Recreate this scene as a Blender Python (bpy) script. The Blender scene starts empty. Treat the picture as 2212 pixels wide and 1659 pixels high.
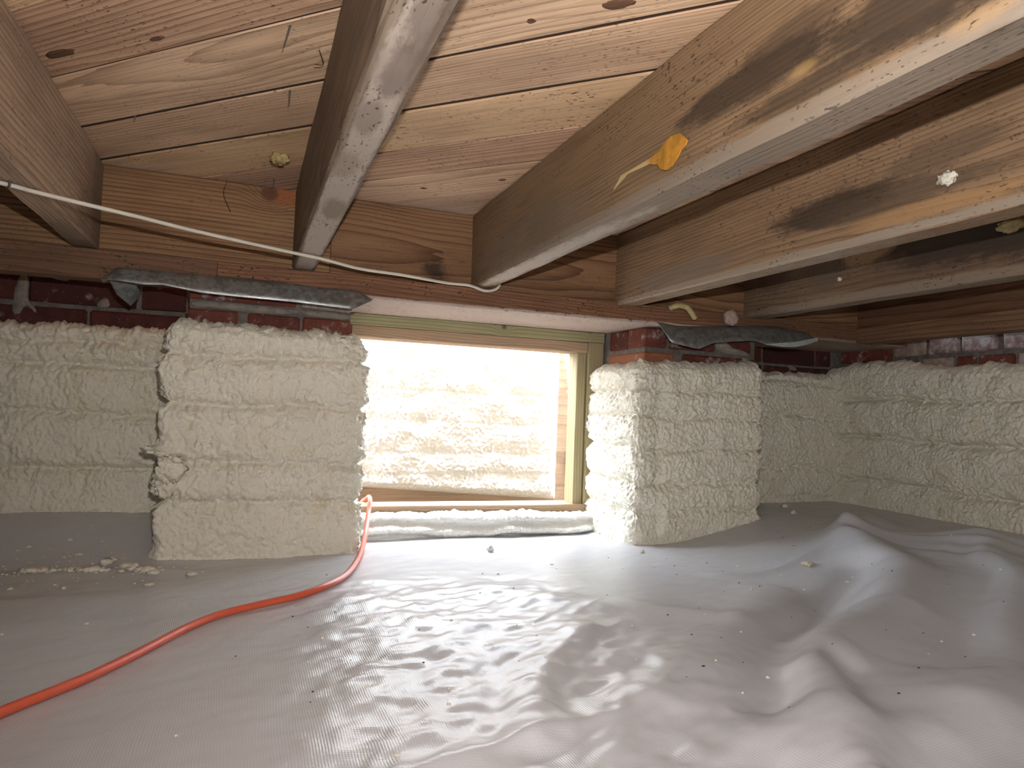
import bpy, bmesh, math, random
import numpy as np
from mathutils import Vector, Matrix

random.seed(7)
SC = bpy.context.scene
COL = SC.collection

# ------------------------------------------------------------------ camera, sky, lamps, exposure
CAM_Z = 0.345
cam = bpy.data.cameras.new('camera')
cam.sensor_fit = 'HORIZONTAL'
cam.sensor_width = 36.0
cam.lens = 36.0 * 1540.0 / 2212.0
cam.clip_start = 0.02
cam_o = bpy.data.objects.new('camera', cam)
COL.objects.link(cam_o)


def cam_matrix():
    f, cx, cy = 1540.0, 1106.0, 829.5
    p0 = np.array([530 - cx, 860 - cy, f])
    vy = p0 / np.linalg.norm(p0)              # joist direction seen by the lens
    d = np.array([1, 0.04, 0.0])              # roll of about 2.3 degrees
    vx = -(d @ vy) / (p0 @ vy) * p0 + d
    vx /= np.linalg.norm(vx)
    vz = np.cross(vx, vy)
    R = np.array([vx, vy, vz])
    right, up, back = R @ [1, 0, 0], R @ [0, -1, 0], R @ [0, 0, -1]
    m = Matrix.Identity(4)
    for i in range(3):
        m[i][0], m[i][1], m[i][2] = right[i], up[i], back[i]
    m[2][3] = CAM_Z
    return m


cam_o.matrix_world = cam_matrix()
SC.camera = cam_o

SKY_STRENGTH = 31.0
SUN_STRENGTH = 34.0
FLASH_POWER = 46.0
FILL_POWER = 4.0

world = bpy.data.worlds.new('sky')
SC.world = world
world.use_nodes = True
wb = world.node_tree.nodes['Background']
wb.inputs[0].default_value = (0.80, 0.90, 1.0, 1)
wb.inputs[1].default_value = SKY_STRENGTH

sun = bpy.data.lights.new('sun', 'SUN')
sun.energy = SUN_STRENGTH
sun.color = (1.0, 0.985, 0.96)
sun.angle = math.radians(1.5)
sun_o = bpy.data.objects.new('sun', sun)
COL.objects.link(sun_o)
sun_o.location = (-2, 1.5, 4)
sun_o.rotation_euler = Vector((0.62, 0.40, -0.68)).to_track_quat('-Z', 'Y').to_euler()

# the phone's own LED, just above the lens
fl = bpy.data.lights.new('phone_flash', 'SPOT')
fl.energy = FLASH_POWER
fl.color = (1.0, 0.97, 0.94)
fl.spot_size = math.radians(160)
fl.spot_blend = 1.0
fl.shadow_soft_size = 0.004
fl_o = bpy.data.objects.new('phone_flash', fl)
COL.objects.link(fl_o)
fl_o.matrix_world = cam_matrix() @ Matrix.Translation((0.035, 0.085, 0.0)) @ Matrix.Rotation(math.radians(-13), 4, 'Y') @ Matrix.Rotation(math.radians(11), 4, 'X')

# unseen fill lamp, added behind the lens to brighten the interior
wl = bpy.data.lights.new('fill_light', 'AREA')
wl.energy = FILL_POWER
wl.color = (1.0, 0.95, 0.86)
wl.size = 0.5
fill_o = bpy.data.objects.new('fill_light', wl)
COL.objects.link(fill_o)
fill_o.location = (-0.3, -1.2, 0.42)
fill_o.rotation_euler = Vector((0.95, 0.8, 0.06)).to_track_quat('-Z', 'Y').to_euler()

SC.view_settings.view_transform = 'Standard'
SC.view_settings.look = 'None'
SC.view_settings.gamma = 1.0
SC.view_settings.use_curve_mapping = False
SC.view_settings.exposure = 0.0
SC.cycles.use_denoising = True


# ------------------------------------------------------------------ numpy noise
_rng = np.random.RandomState(11)
_perm = np.concatenate([_rng.permutation(256)] * 3)
_ang = _rng.rand(256) * 2 * np.pi
_gx, _gy = np.cos(_ang), np.sin(_ang)


def perlin(x, y, seed=0):
    x = np.asarray(x, float) + seed * 17.31
    y = np.asarray(y, float) + seed * 5.77
    xi, yi = np.floor(x).astype(int), np.floor(y).astype(int)
    xf, yf = x - xi, y - yi
    u, v = xf * xf * xf * (xf * (xf * 6 - 15) + 10), yf * yf * yf * (yf * (yf * 6 - 15) + 10)

    def g(ix, iy, dx, dy):
        h = _perm[_perm[ix & 255] + (iy & 255)]
        return _gx[h] * dx + _gy[h] * dy
    a = g(xi, yi, xf, yf)
    b = g(xi + 1, yi, xf - 1, yf)
    c = g(xi, yi + 1, xf, yf - 1)
    d = g(xi + 1, yi + 1, xf - 1, yf - 1)
    return 1.5 * ((a * (1 - u) + b * u) * (1 - v) + (c * (1 - u) + d * u) * v)


def smooth(a, b, x):
    t = np.clip((np.asarray(x, float) - a) / (b - a), 0, 1)
    return t * t * (3 - 2 * t)


# ------------------------------------------------------------------ object helpers
def tag(o, label=None, cat=None, group=None, kind=None):
    if label: o['label'] = label
    if cat: o['category'] = cat
    if group: o['group'] = group
    if kind: o['kind'] = kind
    return o


def link(name, me, mat=None, parent=None, loc=None, rotz=0.0, smooth_on=False):
    o = bpy.data.objects.new(name, me)
    COL.objects.link(o)
    if mat is not None and len(me.materials) == 0:
        me.materials.append(mat)
    if parent is not None:
        o.parent = parent
    if loc is not None:
        o.location = loc
    o.rotation_euler = (0, 0, rotz)
    if smooth_on:
        me.polygons.foreach_set('use_smooth', np.ones(len(me.polygons), bool))
    return o


def empty(name, loc=(0, 0, 0)):
    o = bpy.data.objects.new(name, None)
    o.empty_display_size = 0.05
    COL.objects.link(o)
    o.location = loc
    return o


def grid_mesh(name, X, Y, Z):
    nr, nc = X.shape
    co = np.stack([X, Y, Z], -1).reshape(-1, 3).astype(np.float32)
    i = np.arange(nr * nc).reshape(nr, nc)
    q = np.stack([i[:-1, :-1], i[:-1, 1:], i[1:, 1:], i[1:, :-1]], -1).reshape(-1, 4).astype(np.int32)
    me = bpy.data.meshes.new(name)
    me.vertices.add(len(co))
    me.vertices.foreach_set('co', co.ravel())
    me.loops.add(q.size)
    me.loops.foreach_set('vertex_index', q.ravel())
    me.polygons.add(len(q))
    me.polygons.foreach_set('loop_start', np.arange(0, q.size, 4, dtype=np.int32))
    me.polygons.foreach_set('loop_total', np.full(len(q), 4, np.int32))
    me.update(calc_edges=True)
    me.polygons.foreach_set('use_smooth', np.ones(len(q), bool))
    return me


def bm_mesh(name, bm):
    me = bpy.data.meshes.new(name)
    bm.normal_update()
    bm.to_mesh(me)
    bm.free()
    return me


def box_bm(x0, x1, y0, y1, z0, z1, bevel=0.0, bm=None, segs=1):
    bm = bm or bmesh.new()
    r = bmesh.ops.create_cube(bm, size=1.0)
    for v in r['verts']:
        v.co = Vector((x0 + (v.co.x + .5) * (x1 - x0), y0 + (v.co.y + .5) * (y1 - y0), z0 + (v.co.z + .5) * (z1 - z0)))
    if bevel:
        es = list({e for v in r['verts'] for e in v.link_edges})
        bmesh.ops.bevel(bm, geom=es, offset=bevel, segments=segs, affect='EDGES', profile=0.5)
    return bm


def board_mesh(name, L, W, Ht, bevel=0.003, segs=24, rough=0.0008, seed=0, wane=None):
    """board with its length on local x, bevelled, slightly uneven; wane(t, corner) eats a lower corner"""
    hw, hh, b = W / 2, Ht / 2, bevel
    prof = [(-hw + b, -hh), (hw - b, -hh), (hw, -hh + b), (hw, hh - b), (hw - b, hh), (-hw + b, hh), (-hw, hh - b), (-hw, -hh + b)]
    xs = np.linspace(-L / 2, L / 2, segs + 1)
    rs = np.random.RandomState(seed + 3)
    vs, fs = [], []
    for k, x in enumerate(xs):
        for j, (py, pz) in enumerate(prof):
            n = rough * perlin(x * 9, j * 3.3, seed)
            py2, pz2 = py + n, pz + rough * perlin(x * 7, j * 5.1 + 40, seed)
            if wane:
                w = wane(x, j)
                py2 += w[0]; pz2 += w[1]
            vs.append((x, py2, pz2))
    for k in range(segs):
        for j in range(8):
            a, b2 = k * 8 + j, k * 8 + (j + 1) % 8
            fs.append((a, a + 8, b2 + 8, b2))
    fs.append(tuple(range(8)))
    fs.append(tuple(reversed([segs * 8 + j for j in range(8)])))
    me = bpy.data.meshes.new(name)
    me.from_pydata(vs, [], fs)
    me.update()
    bm = bmesh.new(); bm.from_mesh(me)
    bmesh.ops.recalc_face_normals(bm, faces=bm.faces[:])
    bm.to_mesh(me); bm.free()
    return me


def catmull(pts, n=10):
    P = [np.array(p, float) for p in pts]
    P = [2 * P[0] - P[1]] + P + [2 * P[-1] - P[-2]]
    out = []
    for i in range(1, len(P) - 2):
        for t in np.linspace(0, 1, n, endpoint=False):
            a, b, c, d = P[i - 1:i + 3]
            out.append(.5 * ((2 * b) + (c - a) * t + (2 * a - 5 * b + 4 * c - d) * t * t + (-a + 3 * b - 3 * c + d) * t ** 3))
    out.append(P[-2])
    return np.array(out)


def tube_mesh(name, pts, rx, rz=None, nseg=10):
    rz = rz or rx
    p = np.asarray(pts, float)
    t = np.gradient(p, axis=0)
    t /= np.linalg.norm(t, axis=1)[:, None]
    up = np.array([0, 0, 1.0])
    vs, fs = [], []
    for i in range(len(p)):
        s = np.cross(t[i], up)
        if np.linalg.norm(s) < 1e-3: s = np.array([1.0, 0, 0])
        s /= np.linalg.norm(s)
        u = np.cross(s, t[i])
        for k in range(nseg):
            a = 2 * math.pi * k / nseg
            vs.append(tuple(p[i] + s * math.cos(a) * rx + u * math.sin(a) * rz))
    for i in range(len(p) - 1):
        for k in range(nseg):
            a, b = i * nseg + k, i * nseg + (k + 1) % nseg
            fs.append((a, b, b + nseg, a + nseg))
    fs.append(tuple(reversed(range(nseg))))
    fs.append(tuple(range((len(p) - 1) * nseg, len(p) * nseg)))
    me = bpy.data.meshes.new(name)
    me.from_pydata(vs, [], fs)
    me.update()
    me.polygons.foreach_set('use_smooth', np.ones(len(me.polygons), bool))
    return me


def lump_mesh(name, rx, ry, rz, seed, rough=0.35, freq=2.2, sub=3):
    bm = bmesh.new()
    bmesh.ops.create_icosphere(bm, subdivisions=sub, radius=1.0)
    for v in bm.verts:
        c = v.co.copy()
        n = float(perlin(c.x * freq + c.z * 1.3, c.y * freq + c.z * 1.7, seed)) + .5 * float(perlin(c.x * freq * 2.3 - c.z * 3, c.y * freq * 2.3 + c.z * 2, seed + 5))
        v.co = Vector((c.x * rx, c.y * ry, c.z * rz)) * (1 + rough * n)
    me = bm_mesh(name, bm)
    me.polygons.foreach_set('use_smooth', np.ones(len(me.polygons), bool))
    return me


# ------------------------------------------------------------------ materials
class NT:
    def __init__(self, name):
        self.m = bpy.data.materials.new(name)
        self.m.use_nodes = True
        self.t = self.m.node_tree
        self.b = self.t.nodes['Principled BSDF']

    def n(self, typ, ins=None, **kw):
        nd = self.t.nodes.new('ShaderNode' + typ)
        for k, v in kw.items():
            setattr(nd, k, v)
        for k, v in (ins or {}).items():
            self.put(nd.inputs[k], v)
        return nd

    def put(self, sock, v):
        if isinstance(v, bpy.types.NodeSocket):
            self.t.links.new(v, sock)
        else:
            if isinstance(v, tuple) and len(v) == 3 and sock.type == 'RGBA':
                v = v + (1.0,)
            sock.default_value = v

    def math(self, op, a, b=0.0, c=0.0, clamp=False):
        nd = self.n('Math', {0: a, 1: b, 2: c}, operation=op)
        nd.use_clamp = clamp
        return nd.outputs[0]

    def vmath(self, op, a, b=(0, 0, 0)):
        nd = self.n('VectorMath', {0: a, 1: b}, operation=op)
        return nd.outputs['Value'] if op in ('LENGTH', 'DISTANCE', 'DOT_PRODUCT') else nd.outputs[0]

    def mix(self, fac, a, b, blend='MIX'):
        nd = self.n('Mix', data_type='RGBA', blend_type=blend)
        self.put(nd.inputs[0], fac)
        self.put(nd.inputs[6], a)
        self.put(nd.inputs[7], b)
        return nd.outputs[2]

    def ramp(self, fac, lo, hi):
        nd = self.n('MapRange', {0: fac, 1: lo, 2: hi, 3: 0.0, 4: 1.0}, interpolation_type='SMOOTHSTEP')
        return nd.outputs[0]

    def noise(self, vec, scale, detail=3.0, rough=0.55, dist=0.0):
        nd = self.n('TexNoise', {'Vector': vec, 'Scale': scale, 'Detail': detail, 'Roughness': rough, 'Distortion': dist})
        return nd.outputs[0]

    def bump(self, h, strength, dist=0.002, normal=None):
        nd = self.n('Bump', {'Height': h, 'Strength': strength, 'Distance': dist})
        if normal is not None: self.put(nd.inputs['Normal'], normal)
        return nd.outputs[0]

    def out(self, **kw):
        for k, v in kw.items():
            self.put(self.b.inputs[k.replace('_', ' ')], v)
        return self.m


def wood(name, base, dark, ring=6.0, contrast=0.6, off=(0.0, 0.10, 0.07), stains_and_light=(), specks=0.5, rough=0.75, blotch=0.35, fib=0.40, knots=()):
    """sawn softwood: growth rings about an off-board pith, fibres, blotches, mould marks and painted window light, each with its own shape.
    stains: (centre, radii, colour, strength, edge) in the board's own coordinates"""
    dark = tuple(x * .66 for x in dark)
    t = NT(name)
    tc = t.n('TexCoord').outputs['Object']
    rnd = t.n('ObjectInfo').outputs['Random']
    shift = t.n('CombineXYZ', {0: t.math('MULTIPLY', rnd, 31.0), 1: t.math('MULTIPLY', rnd, 0.05), 2: t.math('MULTIPLY', rnd, 0.03)}).outputs[0]
    p = t.vmath('ADD', tc, shift)
    lowv = t.vmath('MULTIPLY', p, (1.1, 5.0, 5.0))
    low = t.n('TexNoise', {'Vector': lowv, 'Scale': 1.0, 'Detail': 2.0, 'Roughness': .5}).outputs['Color']
    warp = t.vmath('MULTIPLY', t.vmath('SUBTRACT', low, (.5, .5, .5)), (0.0, 0.045, 0.045))
    rp = t.vmath('ADD', t.vmath('MULTIPLY', p, (0.05, 1, 1)), warp)
    rp = t.vmath('ADD', rp, off)
    dk = None
    for (kc, kr) in knots:                       # rings bend round a knot
        d = t.vmath('LENGTH', t.vmath('DIVIDE', t.vmath('SUBTRACT', tc, kc), kr))
        g = t.math('POWER', 2.718, t.math('MULTIPLY', t.math('MULTIPLY', d, d), -0.35))
        rp = t.vmath('ADD', rp, t.n('CombineXYZ', {0: 0.0, 1: t.math('MULTIPLY', g, 0.03), 2: t.math('MULTIPLY', g, 0.02)}).outputs[0])
        k1 = t.math('SUBTRACT', 1.0, t.ramp(t.math('ADD', d, t.math('MULTIPLY', t.noise(tc, 60.0), 0.4)), 0.75, 1.25))
        dk = k1 if dk is None else t.math('MAXIMUM', dk, k1)
    rings = t.n('TexWave', {'Vector': rp, 'Scale': 0.314 / (ring * 1e-3), 'Distortion': 1.2, 'Detail': 2.0, 'Detail Scale': 1.2},
                wave_type='RINGS', rings_direction='X', wave_profile='SAW').outputs[1]
    rings = t.math('POWER', rings, 3.2)
    fibv = t.vmath('MULTIPLY', p, (7.0, 260.0, 260.0))
    fibre = t.noise(fibv, 1.0, 2.0)
    blv = t.vmath('MULTIPLY', p, (3.0, 11.0, 11.0))
    bl = t.noise(blv, 1.0, 4.0, .6)
    c = t.mix(t.math('MULTIPLY', rings, min(1.0, contrast * 1.45)), base, dark)
    c = t.mix(t.math('MULTIPLY', t.ramp(fibre, .42, .75), fib), c, tuple(x * .55 for x in dark))
    c = t.mix(t.math('MULTIPLY', t.ramp(bl, .40, .72), blotch), c, tuple(x * .8 for x in dark))
    c = t.mix(t.math('MULTIPLY', t.ramp(bl, .52, .25), blotch * .6), c, tuple(min(1, x * 1.25) for x in base))
    en = t.noise(t.vmath('MULTIPLY', p, (16.0, 46.0, 46.0)), 1.0, 7.0, .74)
    for (cen, rad, colr, stg, edge) in stains_and_light:
        d = t.vmath('LENGTH', t.vmath('DIVIDE', t.vmath('SUBTRACT', tc, cen), rad))
        d = t.math('ADD', d, t.math('MULTIPLY', t.math('SUBTRACT', en, 0.5), 3.6 * edge))
        mk = t.math('SUBTRACT', 1.0, t.ramp(d, 1.0 - edge * .7, 1.0 + edge * .7))
        c = t.mix(t.math('MULTIPLY', mk, stg), c, colr)
    if dk is not None:
        c = t.mix(t.math('MULTIPLY', dk, .8), c, (0.085, 0.04, 0.022))
    if specks:
        sp = t.noise(t.vmath('MULTIPLY', p, (110.0, 260.0, 260.0)), 1.0, 1.0)
        reg = t.ramp(t.noise(p, 9.0, 2.0), .38, .62)
        c = t.mix(t.math('MULTIPLY', t.math('MULTIPLY', t.ramp(sp, .63, .70), reg), min(1.0, specks * 1.5)), c, (0.03, 0.02, 0.014))
    h = t.math('ADD', t.math('MULTIPLY', rings, 0.35), t.math('MULTIPLY', fibre, 0.9))
    return t.out(Base_Color=c, Roughness=rough, Normal=t.bump(h, .55, .0012), Specular_IOR_Level=0.25)


def foam_mat(name, col=(0.75, 0.70, 0.585), yellow=(0.68, 0.585, 0.40)):
    t = NT(name)
    tc = t.n('TexCoord').outputs['Object']
    a = t.noise(tc, 14.0, 4.0, .6)
    c = t.mix(t.math('MULTIPLY', t.ramp(a, .50, .78), .55), col, yellow)
    b = t.noise(tc, 3.0, 2.0)
    c = t.mix(t.math('MULTIPLY', t.ramp(b, .45, .7), .25), c, tuple(x * .82 for x in col))
    f1 = t.noise(tc, 150.0, 3.0, .6)
    f2 = t.n('TexVoronoi', {'Vector': tc, 'Scale': 120.0}, feature='SMOOTH_F1').outputs[0]
    h = t.math('ADD', f1, t.math('MULTIPLY', f2, -.7))
    return t.out(Base_Color=c, Roughness=.34, Specular_IOR_Level=.5, Normal=t.bump(h, .9, .004))


def brick_mat(name, c1, c2, dust, dust_amt, lime=(0.45, 0.40, 0.37)):
    t = NT(name)
    tc = t.n('TexCoord').outputs['Object']
    rnd = t.n('ObjectInfo').outputs['Random']
    p = t.vmath('ADD', tc, t.n('CombineXYZ', {0: t.math('MULTIPLY', rnd, 13.0), 1: 0.0, 2: t.math('MULTIPLY', rnd, 5.0)}).outputs[0])
    a = t.noise(p, 16.0, 5.0, .65)
    c = t.mix(t.ramp(t.math('ADD', a, t.math('MULTIPLY', t.math('SUBTRACT', rnd, .5), .25)), .35, .68), c1, c2)
    g = t.noise(p, 240.0, 2.0)
    c = t.mix(t.math('MULTIPLY', t.ramp(g, .62, .72), .5), c, tuple(x * .4 for x in c1))
    d = t.noise(p, 22.0, 6.0, .72)
    c = t.mix(t.math('MULTIPLY', t.ramp(d, .60 - dust_amt * .3, .74 - dust_amt * .2), dust), c, lime)
    w = t.noise(p, 420.0, 1.0)
    c = t.mix(t.ramp(w, .76, .80), c, (0.6, 0.55, 0.5))
    return t.out(Base_Color=c, Roughness=.85, Specular_IOR_Level=.25, Normal=t.bump(t.math('ADD', d, g), .5, .002))


def mortar_mat(name, col):
    t = NT(name)
    tc = t.n('TexCoord').outputs['Object']
    a = t.noise(tc, 40.0, 5.0, .7)
    c = t.mix(t.ramp(a, .3, .7), tuple(x * .6 for x in col), col)
    return t.out(Base_Color=c, Roughness=.95, Specular_IOR_Level=.15, Normal=t.bump(t.noise(tc, 130.0, 5.0, .7), 1.0, .006))


def sheet_mat():
    t = NT('white_woven_poly')
    tc = t.n('TexCoord').outputs['Object']
    wv = t.vmath('ADD', tc, t.vmath('MULTIPLY', t.n('TexNoise', {'Vector': tc, 'Scale': 5.0, 'Detail': 2.0}).outputs['Color'], (.012, .012, 0)))
    wx = t.n('TexWave', {'Vector': wv, 'Scale': 105.0, 'Distortion': .7, 'Detail': 1.0, 'Detail Scale': 2.0}, wave_type='BANDS', bands_direction='X').outputs[1]
    wy = t.n('TexWave', {'Vector': wv, 'Scale': 88.0, 'Distortion': .5, 'Detail': 1.0}, wave_type='BANDS', bands_direction='Y').outputs[1]
    st = t.noise(t.vmath('MULTIPLY', wv, (330.0, 14.0, 1.0)), 1.0, 2.0)
    h = t.math('ADD', t.math('ADD', wx, t.math('MULTIPLY', wy, .7)), t.math('MULTIPLY', st, 1.1))
    n1 = t.bump(h, .20, .0006)
    soft = t.noise(tc, 26.0, 3.0, .55)
    n2 = t.bump(soft, .10, .006, n1)
    return t.out(Base_Color=(0.52, 0.515, 0.535, 1.0), Roughness=.27, Specular_IOR_Level=.6, Normal=n2)


def metal_mat():
    t = NT('galvanised_steel')
    tc = t.n('TexCoord').outputs['Object']
    v = t.n('TexVoronoi', {'Vector': t.vmath('ADD', tc, t.vmath('MULTIPLY', t.n('TexNoise', {'Vector': tc, 'Scale': 40.0}).outputs['Color'], (.02, .02, .02))), 'Scale': 110.0}, feature='F1').outputs['Color']
    s = t.n('SeparateColor', {0: v}).outputs[0]
    a = t.noise(tc, 30.0, 4.0, .65)
    f = t.math('ADD', t.math('MULTIPLY', s, .35), t.math('MULTIPLY', a, .75))
    c = t.mix(t.ramp(f, .3, .8), (0.20, 0.205, 0.20), (0.36, 0.375, 0.37))
    return t.out(Base_Color=c, Metallic=.65, Roughness=t.math('ADD', .34, t.math('MULTIPLY', s, .2)), Normal=t.bump(a, .25, .003))


def plain(name, col, rough=.6, spec=.4, nscale=60.0, var=.15, bump=.2):
    t = NT(name)
    tc = t.n('TexCoord').outputs['Object']
    a = t.noise(tc, nscale, 4.0, .6)
    c = t.mix(t.math('MULTIPLY', t.ramp(a, .35, .7), var * 2), col, tuple(x * .55 for x in col))
    return t.out(Base_Color=c, Roughness=rough, Specular_IOR_Level=spec, Normal=t.bump(a, bump, .002))


FOAM = foam_mat('cream_spray_foam')
FOAM_WHITE = foam_mat('white_spray_foam', (0.86, 0.845, 0.80), (0.83, 0.79, 0.68))
FOAM_YELLOW = foam_mat('yellow_aged_shaded_foam', (0.46, 0.36, 0.165), (0.36, 0.24, 0.08))  # colour darkened to carry the shade the drip hangs in
PINK_TUFT = plain('shaded_pink_insulation', (0.46, 0.34, 0.30), .9, .1, 90.0, .25, .6)  # shade above the metal sheet is mixed into this tone
SHEET = sheet_mat()
METAL = metal_mat()
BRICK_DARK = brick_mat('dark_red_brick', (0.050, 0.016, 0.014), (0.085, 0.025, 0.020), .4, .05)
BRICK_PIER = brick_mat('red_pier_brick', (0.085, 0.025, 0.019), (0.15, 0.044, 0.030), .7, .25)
BRICK_PALE = brick_mat('limewashed_brick', (0.20, 0.12, 0.11), (0.30, 0.22, 0.21), .9, .55, (0.44, 0.41, 0.42))
BRICK_GREY = brick_mat('mortar_smeared_brick', (0.24, 0.17, 0.15), (0.33, 0.25, 0.22), .9, .6, (0.40, 0.34, 0.30))
BRICK_LIT = brick_mat('lit_orange_brick', (0.26, 0.10, 0.055), (0.38, 0.17, 0.09), .4, .1)  # pier brick with the opening's light painted in as orange
MORTAR = mortar_mat('grey_mortar', (0.22, 0.19, 0.165))
MORTAR_PALE = mortar_mat('pale_mortar_smear', (0.34, 0.30, 0.26))
SOIL = plain('bare_soil', (0.16, 0.11, 0.07), .95, .1, 30.0, .3, .8)
SIDING = plain('concrete_backing', (0.30, 0.28, 0.25), .9, .2)
STEEL = plain('rusty_nail_steel', (0.09, 0.075, 0.06), .6, .4)
WHITE_CABLE = plain('white_cable_sheath', (0.66, 0.61, 0.52), .5, .4, 40.0, .12, .1)
CORD_RED = plain('orange_red_cord_sheath', (0.62, 0.105, 0.05), .42, .5, 200.0, .06, .1)
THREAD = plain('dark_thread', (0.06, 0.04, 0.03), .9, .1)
CHIP = plain('dark_grit', (0.04, 0.035, 0.03), .9, .1)

# ------------------------------------------------------------------ ground and sheet
R1 = [(1.60, 1.50), (1.441, 1.382), (1.30, 1.16), (1.1, .945), (.86, .86), (.745, .78), (.685, .687), (.60, .56), (.5, .40)]
RIDGES = [  # crest line, width, height
    (R1, .060, .033),
    ([(1.258, 1.18), (.90, .97), (.70, .82), (.60, .70)], .042, -.018),
    ([(.80, .77), (.68, .615), (.62, .50)], .038, -.018),
    ([(1.00, 1.16), (.80, 1.00), (.60, .86), (.50, .76)], .06, .012),
    ([(1.70, 1.28), (1.45, 1.02), (1.10, .78), (.85, .62)], .07, .022),
    ([(1.55, 1.15), (1.25, .92), (.95, .72)], .035, -.012),
    ([(.50, 1.02), (.36, .84), (.30, .70)], .030, .010),
    ([(.40, .72), (.20, .66), (.02, .60)], .022, .008),
    ([(.45, 1.30), (.66, 1.12), (.78, 1.02)], .05, .008),
    ([(1.45, 1.40), (1.62, 1.22), (1.80, 1.00)], .03, .012),
    ([(1.44, 1.38), (1.56, 1.20), (1.66, .96)], .022, .008),
    ([(1.42, 1.36), (1.52, 1.05), (1.46, .80)], .02, -.007),
    ([(1.40, 1.36), (1.18, 1.30), (1.0, 1.32)], .025, .006),
    ([(1.43, 1.39), (1.50, 1.50), (1.62, 1.56)], .02, .007),
    ([(.55, .62), (.80, .58), (1.0, .62)], .05, .010),
    ([(-.6, 1.40), (-.2, 1.36), (.06, 1.28)], .025, .004),
    ([(-.7, 1.60), (-.3, 1.555), (-.12, 1.54)], .04, .005),
]


def seg_d(x, y, line):
    best = np.full(np.shape(x), 9.0)
    for (ax, ay), (bx, by) in zip(line[:-1], line[1:]):
        dx, dy = bx - ax, by - ay
        tt = np.clip(((x - ax) * dx + (y - ay) * dy) / (dx * dx + dy * dy), 0, 1)
        best = np.minimum(best, np.hypot(x - ax - tt * dx, y - ay - tt * dy))
    return best


def sheet_h(x, y):
    x = np.asarray(x, float); y = np.asarray(y, float)
    h = np.zeros(np.broadcast(x, y).shape)
    h = h + .068 * smooth(-.02, -.20, x) * smooth(1.60, 1.90, y)
    h = h + .072 * smooth(1.02, 1.52, x) * smooth(-.4, .9, y)
    h = h - .012 * smooth(1.66, 1.75, y) * smooth(.2, .3, x) * smooth(1.0, .92, x)
    wx = x + .035 * perlin(x * 4, y * 4, 3)
    wy = y + .035 * perlin(x * 4, y * 4, 4)
    for line, w, a in RIDGES:
        d = seg_d(wx, wy, line)
        h = h + a * np.exp(-(d / w) ** 2)
    amp = .22 + .85 * smooth(-.02, .18, x) * smooth(1.5, 1.2, y) * smooth(.75, .40, x)
    ca, sa = math.cos(.6), math.sin(.6)
    u, v = x * ca + y * sa, -x * sa + y * ca
    h = h + amp * .0045 * (perlin(u * 9, v * 16, 6)) + amp * .0042 * (.45 - np.abs(perlin(u * 14 + wx * 3, v * 24, 7)))
    h = h + amp * .0016 * perlin(u * 34, v * 60, 8)
    h = h + .006 * perlin(x * 2.6, y * 2.6, 9)
    return h


def build_floor():
    g = box_bm(-2.7, 2.1, -3.2, 2.05, -.20, -.075)
    o = link('floor', bm_mesh('floor', g), SOIL)
    tag(o, kind='structure')
    xs = np.concatenate([np.arange(-2.6, -.9, .06), np.arange(-.9, 1.93, .0068)])
    ys = np.concatenate([np.arange(-3.0, .30, .08), np.arange(.30, 1.925, .0062)])
    X, Y = np.meshgrid(xs, ys)
    o = link('vapour_barrier', grid_mesh('vapour_barrier', X, Y, sheet_h(X, Y)), SHEET)
    tag(o, 'wrinkled white woven plastic vapour barrier sheet spread over the whole floor', 'plastic sheet')


build_floor()

# ------------------------------------------------------------------ walls, piers, bricks
def brick(parent, x0, x1, y0, y1, z0, z1, mat, seed, name='brick'):
    bm = box_bm(-(x1 - x0) / 2, (x1 - x0) / 2, -(y1 - y0) / 2, (y1 - y0) / 2, -(z1 - z0) / 2, (z1 - z0) / 2, .004)
    rs = random.Random(seed)
    for v in bm.verts:
        v.co += Vector((rs.uniform(-1, 1), rs.uniform(-1, 1), rs.uniform(-1, 1))) * .0016
    o = link(name, bm_mesh(name, bm), mat, parent, ((x0 + x1) / 2, (y0 + y1) / 2, (z0 + z1) / 2))
    return o


def smear(parent, pts, y, seed, axis='y', name='mortar_smear', th=.006):
    """thin uneven splash of mortar: outline (x, z) on plane y"""
    bm = bmesh.new()
    rs = random.Random(seed)
    for _ in range(2):
        q = []
        for (a, b) in zip(pts, pts[1:] + pts[:1]):
            q += [(a[0] * .75 + b[0] * .25, a[1] * .75 + b[1] * .25), (a[0] * .25 + b[0] * .75, a[1] * .25 + b[1] * .75)]
        pts = q
    n = len(pts)
    cx = sum(p[0] for p in pts) / n; cz = sum(p[1] for p in pts) / n
    outer, inner = [], []
    for (px, pz) in pts:
        j = rs.uniform(.95, 1.05)
        q = (cx + (px - cx) * j, cz + (pz - cz) * j)
        q2 = (cx + (px - cx) * j * .72, cz + (pz - cz) * j * .72)
        if axis == 'y':
            outer.append(bm.verts.new((q[0], y, q[1]))); inner.append(bm.verts.new((q2[0], y - th, q2[1])))
        else:
            outer.append(bm.verts.new((y, q[0], q[1]))); inner.append(bm.verts.new((y - th, q2[0], q2[1])))
    c = bm.verts.new((cx, y - th * 1.2, cz) if axis == 'y' else (y - th * 1.2, cx, cz))
    for i in range(n):
        k = (i + 1) % n
        bm.faces.new((outer[i], outer[k], inner[k], inner[i]))
        bm.faces.new((inner[i], inner[k], c))
    bmesh.ops.recalc_face_normals(bm, faces=bm.faces[:])
    return link(name, bm_mesh(name, bm), MORTAR_PALE, parent, smooth_on=True)


def mortar_wall(name, x0, x1, y0, y1, z0, z1):
    return name, (x0, x1, y0, y1, z0, z1)


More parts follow.
